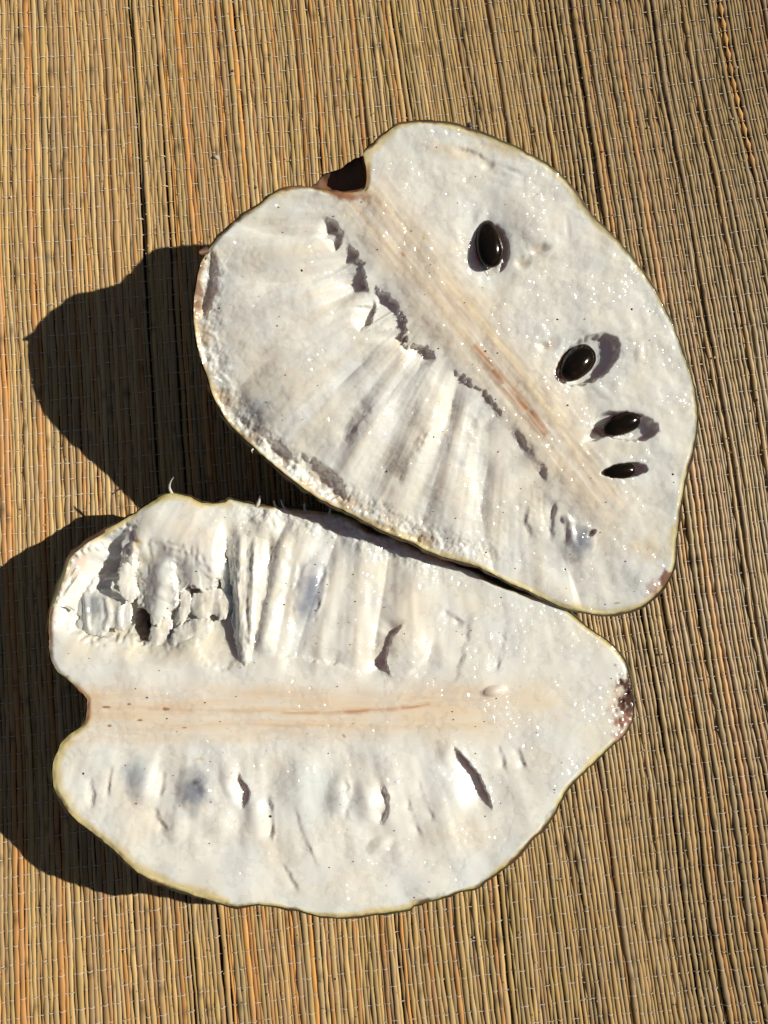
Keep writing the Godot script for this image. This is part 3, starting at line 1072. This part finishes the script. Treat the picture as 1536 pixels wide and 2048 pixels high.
	f.stain(150, 1130, 22, 40, 30, Color(0.75, 0.52, 0.40), 0.5, 0.6)
	f.stain(205, 1105, 70, 16, -38, Color(0.77, 0.79, 0.80), 0.7, 0.5)
	f.stain(325, 1000, 60, 14, -12, Color(0.48, 0.42, 0.14), 0.6, 0.6)
	f.stain(450, 1008, 60, 14, 4, Color(0.72, 0.60, 0.30), 0.7, 0.5)
	f.dent(230, 1100, 26, 60, 35, -16, 0.3, 0.3)
	for w in 9:
		f.dent(rng.randf_range(130, 260), rng.randf_range(1080, 1200), rng.randf_range(8, 20), rng.randf_range(4, 9), rng.randf_range(-70, -20), rng.randf_range(-8, 7), 0.3, 0.3)
	# pillars of pulp
	f.ridge(line([565, 1070, 548, 1180, 525, 1300]), 30.0, 17.0)
	f.scarp(line([600, 1110, 588, 1200, 580, 1270]), 30.0, 8.0, -1.0, 3.0, 0.3)
	f.scarp(line([655, 1110, 640, 1200, 625, 1260]), 24.0, 8.0, 1.0, 3.0, 0.3)
	f.dent(622, 1182, 30, 72, 14, 8, 0.2)
	f.stain(622, 1184, 44, 96, 14, Color(0.33, 0.36, 0.44), 1.0, 0.3)
	f.stain(612, 1215, 16, 34, 14, Color(0.24, 0.25, 0.33), 0.6, 0.3)
	f.scarp(line([812, 1242, 788, 1268, 774, 1298, 770, 1330, 786, 1360]), 64.0, 14.0, 1.0, 2.0, 0.3, 0.35, 2.0)
	f.dent(815, 1300, 40, 60, 15, 10, 0)
	f.scarp(line([868, 1270, 850, 1320, 815, 1350]), 30.0, 7.0, -1.0, 2.0, 0.3)
	f.scarp(line([888, 1216, 905, 1234, 932, 1246]), 26.0, 9.0, 1.0, 2.0, 0.3)
	f.scarp(line([948, 1220, 930, 1300, 910, 1370]), 40.0, 7.0, 1.0, 3.0, 0.35)
	f.scarp(line([1015, 1240, 1005, 1310, 985, 1360]), 30.0, 5.0, 1.0, 3.0, 0.35)
	f.dent(988, 1382, 22, 10, -10, 9, 0.2)
	f.stain(1001, 1380, 8, 6, 0, Color(0.60, 0.42, 0.28), 0.6)
	f.scarp(line([530, 1318, 590, 1312, 680, 1330, 760, 1368]), 40.0, 7.0, -1.0, 4.0, 0.3)
	# lower side: slits, furrows and mounds
	f.scarp(line([903, 1488, 932, 1520, 958, 1552, 975, 1590, 986, 1626]), 62.0, 21.0, 1.0, 1.5, 0.25, 0.04, 1.5)
	f.scarp(line([474, 1540, 484, 1562, 498, 1580, 497, 1600, 484, 1622]), 36.0, 15.0, 1.0, 1.5, 0.3, 0.1, 2.0)
	f.scarp(line([758, 1560, 774, 1590, 777, 1620, 762, 1656]), 40.0, 13.0, 1.0, 2.0, 0.3, 0.5)
	f.scarp(line([996, 1486, 1006, 1512, 1012, 1546]), 22.0, 7.0, 1.0, 2.0, 0.3)
	f.scarp(line([1036, 1492, 1044, 1516, 1054, 1540]), 18.0, 10.0, 1.0, 1.5, 0.3)
	f.scarp(line([536, 1578, 546, 1640, 544, 1692]), 30.0, 10.0, 1.0, 2.0, 0.3)
	f.scarp(line([183, 1550, 188, 1590, 184, 1620]), 20.0, 8.0, 1.0, 1.5, 0.3)
	f.scarp(line([226, 1526, 220, 1560, 216, 1600]), 22.0, 7.0, 1.0, 1.5, 0.3)
	f.scarp(line([330, 1540, 326, 1580, 316, 1600]), 24.0, 7.0, 1.0, 1.5, 0.3)
	f.scarp(line([310, 1612, 318, 1640, 340, 1662]), 24.0, 9.0, 1.0, 1.5, 0.3)
	f.scarp(line([588, 1600, 604, 1660, 640, 1740]), 30.0, 7.0, 1.0, 2.0, 0.35)
	f.scarp(line([690, 1540, 700, 1600, 690, 1650]), 26.0, 6.0, 1.0, 2.0, 0.35)
	f.scarp(line([560, 1720, 580, 1750, 600, 1790]), 24.0, 6.0, 1.0, 2.0, 0.35)
	f.scarp(line([810, 1580, 830, 1640, 850, 1690]), 24.0, 5.0, 1.0, 2.0, 0.35)
	f.scarp(line([830, 1540, 850, 1600, 880, 1660]), 24.0, 4.0, 1.0, 2.0, 0.35)
	for w in [[352, 1650, 24, 30, 0, 4], [462, 1560, 18, 38, -10, 5], [515, 1630, 20, 50, -5, 4], [735, 1600, 26, 44, 0, 8], [905, 1515, 24, 34, -30, 5], [290, 1572, 30, 40, 0, 6], [440, 1650, 30, 30, 0, 5], [600, 1560, 40, 60, 0, 6], [760, 1690, 24, 14, -30, 6], [395, 1585, 34, 44, 0, 8], [680, 1590, 20, 40, 5, 6]]:
		f.dent(w[0], w[1], w[2], w[3], w[4], w[5], 0)
	f.stain(393, 1577, 54, 66, 0, Color(0.28, 0.31, 0.37), 1.0, 0.3)
	f.stain(392, 1563, 13, 13, 0, Color(0.04, 0.035, 0.045), 0.9, 0.3)
	f.stain(402, 1577, 17, 16, 20, Color(0.12, 0.12, 0.15), 0.8, 0.4)
	f.stain(372, 1588, 10, 22, 10, Color(0.2, 0.21, 0.25), 0.5, 0.5)
	f.stain(268, 1545, 48, 54, 0, Color(0.52, 0.58, 0.62), 0.9, 0.3)
	f.stain(215, 1520, 50, 40, 0, Color(0.68, 0.72, 0.72), 0.6, 0.3)
	f.stain(630, 1575, 100, 90, 0, Color(0.68, 0.74, 0.75), 0.75, 0.3)
	f.stain(400, 1518, 12, 5, 10, Color(0.65, 0.45, 0.12), 0.7, 0.5)
	f.stain(873, 1484, 10, 8, 40, Color(0.66, 0.46, 0.2), 0.7, 0.5)
	f.stain(930, 1450, 90, 14, -3, Color(0.76, 0.62, 0.42), 0.6, 0.5)
	f.stain(1080, 1400, 90, 50, 0, Color(0.80, 0.66, 0.42), 0.45, 0.5)
	# fibres of the core
	var peach := Color(0.62, 0.38, 0.2)
	f.streak(line([560, 1424, 640, 1425, 740, 1420]), 9.0, Color(0.62, 0.38, 0.19), 0.8)
	f.streak(line([690, 1424, 800, 1416, 862, 1408]), 7.0, Color(0.52, 0.25, 0.12), 0.9)
	f.streak(line([200, 1414, 400, 1420, 560, 1425]), 8.0, peach, 0.4)
	f.streak(line([300, 1452, 480, 1448, 700, 1452]), 8.0, peach, 0.35)
	f.streak(line([180, 1390, 400, 1392, 700, 1388, 1000, 1392]), 22.0, peach, 0.16)
	f.streak(line([180, 1468, 400, 1472, 620, 1468]), 22.0, Color(0.76, 0.55, 0.28), 0.25)
	f.streak(line([840, 1406, 1000, 1400]), 10.0, peach, 0.3)
	for w in [[213, 1414, 12, 2.5], [333, 1418, 9, 4], [281, 1440, 6, 2], [219, 1451, 6, 3], [259, 1408, 5, 2], [370, 1455, 6, 2]]:
		f.stain(w[0], w[1], w[2], w[3], 2, Color(0.34, 0.13, 0.05), 0.9, 0.2, 0.4)
	f.stain(688, 1472, 6, 2.5, 50, Color(0.45, 0.14, 0.05), 0.8, 0.2, 0.4)
	f.stain(277, 1087, 6, 12, 20, Color(0.66, 0.42, 0.14), 0.7)
	# browned stalk pit and tip
	f.stain(160, 1385, 16, 40, -35, Color(0.38, 0.14, 0.05), 0.9, 0.4)
	f.stain(176, 1420, 10, 44, 0, Color(0.26, 0.09, 0.04), 0.9, 0.4)
	f.stain(185, 1410, 34, 60, 0, Color(0.66, 0.42, 0.24), 0.5, 0.4)
	f.stain(102, 1270, 10, 90, 0, Color(0.24, 0.10, 0.06), 0.85, 0.5)
	f.stain(1250, 1400, 42, 66, 5, Color(0.60, 0.40, 0.30), 0.75, 0.5)
	f.stain(1258, 1400, 24, 66, 4, Color(0.10, 0.045, 0.028), 1.0, 0.9, 0.5)
	f.stain(1246, 1440, 26, 34, -30, Color(0.42, 0.22, 0.16), 0.9, 0.8)
	f.stain(1235, 1470, 24, 14, -45, Color(0.45, 0.22, 0.16), 0.8, 0.8)
	for w in 90:
		f.dent(rng.randf_range(1228, 1266), rng.randf_range(1345, 1475), rng.randf_range(2, 6), rng.randf_range(2, 5), rng.randf() * 180.0, rng.randf_range(-1.7, 1.7), 0.2, 0.5)
	f.stain(956, 1772, 14, 7, -30, Color(0.08, 0.03, 0.02), 0.9, 0.5)
	f.stain(850, 1802, 40, 10, -20, Color(0.10, 0.05, 0.03), 0.8, 0.7)
	f.stain(1100, 1640, 12, 46, 30, Color(0.20, 0.12, 0.04), 0.6, 0.7)
	f.stain(893, 1122, 40, 10, 28, Color(0.50, 0.26, 0.16), 0.7, 0.6)
	f.stain(1230, 1330, 6, 4, 40, Color(0.35, 0.12, 0.05), 0.8)
	var flesh := obj("flesh", patch_mesh(f, lower_level, root.position), M.flesh, root)
	flesh.set_meta("label", "white flesh with a peach core streak and slits")
	var tint := func(p: Vector2, t: float, near: float) -> Color:
		var c := Color(0.06, 0.06, 0.018).lerp(Color(0.022, 0.022, 0.009), clampf(0.5 + nb.get_noise_2d(p.x * 2.0, p.y * 2.0 + t * 900.0), 0.0, 1.0))
		c = c.lerp(Color(0.07, 0.03, 0.02), clampf(0.4 + 1.6 * nb.get_noise_2d(p.x * 0.9 + 300.0, p.y * 0.9 + t * 300.0), 0.0, 0.9))
		return c.lerp(Color(0.10, 0.045, 0.02) * (1.0 + 0.8 * nb.get_noise_2d(p.x * 4.0, t * 3000.0)), near * (1.0 - smoothstep(0.045, 0.07, t)))
	var rim := func(_x: float, _y: float) -> float: return -2.0
	obj("rind", rind_mesh(outline, lower_level, rim, root.position, Vector2(-900, 1425), 40.0, 8.0, tint), M.rind, root)
	# torn flaps of pulp
	var white := Color(0.835, 0.815, 0.75)
	var veil := func(g: Patch) -> void:
		g.stain(178, 1208, 34, 40, 0, Color(0.36, 0.39, 0.42), 0.85, 0.4)
		g.ridge(line([160, 1180, 168, 1230, 172, 1262]), 9.0, 6.0)
		g.ridge(line([205, 1190, 215, 1230, 205, 1264]), 10.0, 5.0)
		g.ridge(line([240, 1200, 232, 1250]), 9.0, 4.0)
	add_flap(root, lower_level, "pulp_flap", [139, 1213, 158, 1190, 170, 1170, 209, 1172, 236, 1188, 252, 1206, 258, 1221, 254, 1249, 236, 1261, 217, 1256, 205, 1269, 182, 1272, 162, 1264, 146, 1252, 153, 1237, 141, 1224], -20, 8, 5, Color(0.70, 0.71, 0.69), Vector2(0.05, 0.10), veil, "grey translucent flap of pulp over a seed", f, Vector2(1166, 1200))
	add_flap(root, lower_level, "pulp_flap", [372, 1214, 381, 1192, 400, 1181, 424, 1176, 452, 1182, 474, 1194, 480, 1222, 464, 1224, 442, 1240, 424, 1230, 404, 1241, 386, 1233], -13, 8, 6, white, Vector2(0.05, 0.08))
	add_flap(root, lower_level, "pulp_flap", [336, 1300, 338, 1278, 350, 1256, 372, 1243, 398, 1237, 424, 1244, 421, 1264, 400, 1290, 386, 1302, 374, 1326, 354, 1345, 342, 1330], -14, 9, 8, white, Vector2(0.04, -0.05), null, "", f, Vector2(1335, 1285))
	add_flap(root, lower_level, "pulp_flap", [288, 1318, 292, 1268, 308, 1240, 332, 1232, 340, 1254, 328, 1290, 318, 1326], -22, 8, 8, white, Vector2(0, -0.05), null, "", f, Vector2(1318, 1270))
	var wedge := func(g: Patch) -> void:
		g.ridge(line([485, 1060, 480, 1180, 488, 1320]), 14.0, 8.0)
		g.ridge(line([512, 1070, 506, 1180, 500, 1300]), 10.0, 6.0)
		g.ridge(line([468, 1090, 474, 1200]), 8.0, 5.0)
		for w in 14:
			var x := rng.randf_range(462, 520)
			g.ridge(line([x, rng.randf_range(1060, 1140), x - 4.0, rng.randf_range(1200, 1310)]), 6.0, rng.randf_range(-1.6, 1.8))
	add_flap(root, lower_level, "pulp_wedge", [450, 1062, 478, 1036, 516, 1048, 556, 1066, 566, 1130, 556, 1190, 548, 1240, 536, 1290, 514, 1314, 492, 1336, 478, 1320, 470, 1282, 463, 1240, 465, 1190, 457, 1130], -4, 13, 12, white, Vector2.ZERO, wedge, "pointed pillar of fibrous pulp", f, Vector2(1040, 1120), Vector2(566, 512))
	add_flap(root, lower_level, "pulp_flap", [236, 1152, 246, 1128, 262, 1130, 268, 1160, 270, 1200, 258, 1204, 246, 1192, 238, 1176], -2, 6, 5, white, Vector2(-0.1, 0.06))
	add_flap(root, lower_level, "pulp_flap", [356, 1176, 372, 1170, 378, 1190, 380, 1212, 368, 1240, 358, 1252, 352, 1230, 358, 1206], -14, 6, 5, white, Vector2(0.05, 0.05))
	add_flap(root, lower_level, "pulp_flap", [420, 1060, 446, 1058, 462, 1080, 466, 1130, 462, 1180, 446, 1186, 436, 1150, 430, 1100], -13, 7, 6, white, Vector2(0.1, 0.0), null, "", f, Vector2(1050, 1100))
	# loose strands on the torn rim
	add_strand(root, [345, 990, 339, 976, 341, 964, 347, 954], lower_level, 3.2, 30.0)
	add_strand(root, [514, 1012, 518, 1002, 521, 991], lower_level, 4.5, 10.0)
	add_strand(root, [556, 1018, 550, 1010, 548, 1001], lower_level, 3.5, 10.0)
	add_strand(root, [571, 1018, 565, 1009, 562, 999], lower_level, 2.6, 12.0)
	add_strand(root, [611, 1024, 609, 1015, 609, 1006], lower_level, 3.4, 10.0)
	add_strand(root, [658, 1030, 660, 1020, 659, 1012], lower_level, 3.4, 8.0)
	add_strand(root, [375, 1008, 366, 1002, 372, 1014], lower_level, 3.0, 12.0)
	add_strand(root, [150, 1220, 140, 1214, 130, 1212], lower_level, 3.0, 4.0)
	add_juice(root, f, lower_level)
	add_specks(root, f, lower_level, 110)


# ---------------------------------------------------------------- grains and pebbles on the mat
func pebble(r: Vector3, tint: Color) -> ArrayMesh:
	var s := SphereMesh.new()
	s.radius = 1.0
	s.height = 2.0
	s.radial_segments = 14
	s.rings = 8
	var a := s.get_mesh_arrays()
	var p: PackedVector3Array = a[Mesh.ARRAY_VERTEX]
	var c := PackedColorArray()
	for k in p.size():
		var f := nb.get_noise_3dv(p[k] * 60.0 + r * 9.0)
		p[k] = p[k] * r * S * (1.0 + 0.5 * f)
		c.append(tint * (1.0 + 0.9 * f))
	return array_mesh(p, a[Mesh.ARRAY_NORMAL], c, a[Mesh.ARRAY_INDEX])


func build_litter() -> void:
	var o := obj("pebble", pebble(Vector3(10, 7, 13), Color(0.045, 0.035, 0.028)), M.sand)
	o.position = pt(1297, 13, 15)
	tag(o, "small dark brown clod on the reeds at the mat's upper right", "clod")
	o = obj("bead", pebble(Vector3(4.5, 4, 5.5), Color(0.16, 0.16, 0.16)), M.seed)
	o.position = pt(232, 1858, 14)
	tag(o, "tiny round grey bead on the reeds left below the lower fruit half", "bead")
	o = obj("pebble", pebble(Vector3(5, 4, 5), Color(0.07, 0.075, 0.09)), M.sand)
	o.position = pt(939, 250, 13)
	tag(o, "tiny bluish grey pebble on the mat against the upper fruit's top edge", "pebble")
	o = obj("pebble", pebble(Vector3(6, 4, 4), Color(0.40, 0.38, 0.36)), M.sand)
	o.position = pt(432, 315, 13)
	tag(o, "tiny pale grey pebble on the mat left of the upper fruit's stalk pit", "pebble")
	var m := SphereMesh.new()
	m.radius = 1.0
	m.height = 2.0
	m.radial_segments = 6
	m.rings = 3
	var mm := MultiMesh.new()
	mm.transform_format = MultiMesh.TRANSFORM_3D
	mm.use_colors = true
	mm.mesh = m
	var n := 5200
	mm.instance_count = n
	for k in n:
		var u := rng.randf_range(-1000, 1060)
		var v := rng.randf_range(-1400, 1300)
		var s := S * rng.randf_range(0.5, 1.3) * (1.7 if rng.randf() < 0.05 else 1.0)
		var p := mat_point(u, v, mat_height(u) + rng.randf_range(5.5, 8.6))
		mm.set_instance_transform(k, Transform3D(Basis.from_euler(Vector3(rng.randf(), rng.randf(), 0) * 6.0).scaled(Vector3(s, s * 0.8, s * 1.2)), p))
		var c := Color(0.62, 0.55, 0.45)
		if rng.randf() < 0.35:
			c = Color(0.08, 0.06, 0.04)
		mm.set_instance_color(k, c * rng.randf_range(0.7, 1.2))
	var g := MultiMeshInstance3D.new()
	g.name = "sand"
	g.multimesh = mm
	g.material_override = M.sand
	add_child(g, true)
	tag(g, "loose pale sand grains scattered all over the reed mat", "sand")
	g.set_meta("kind", "stuff")
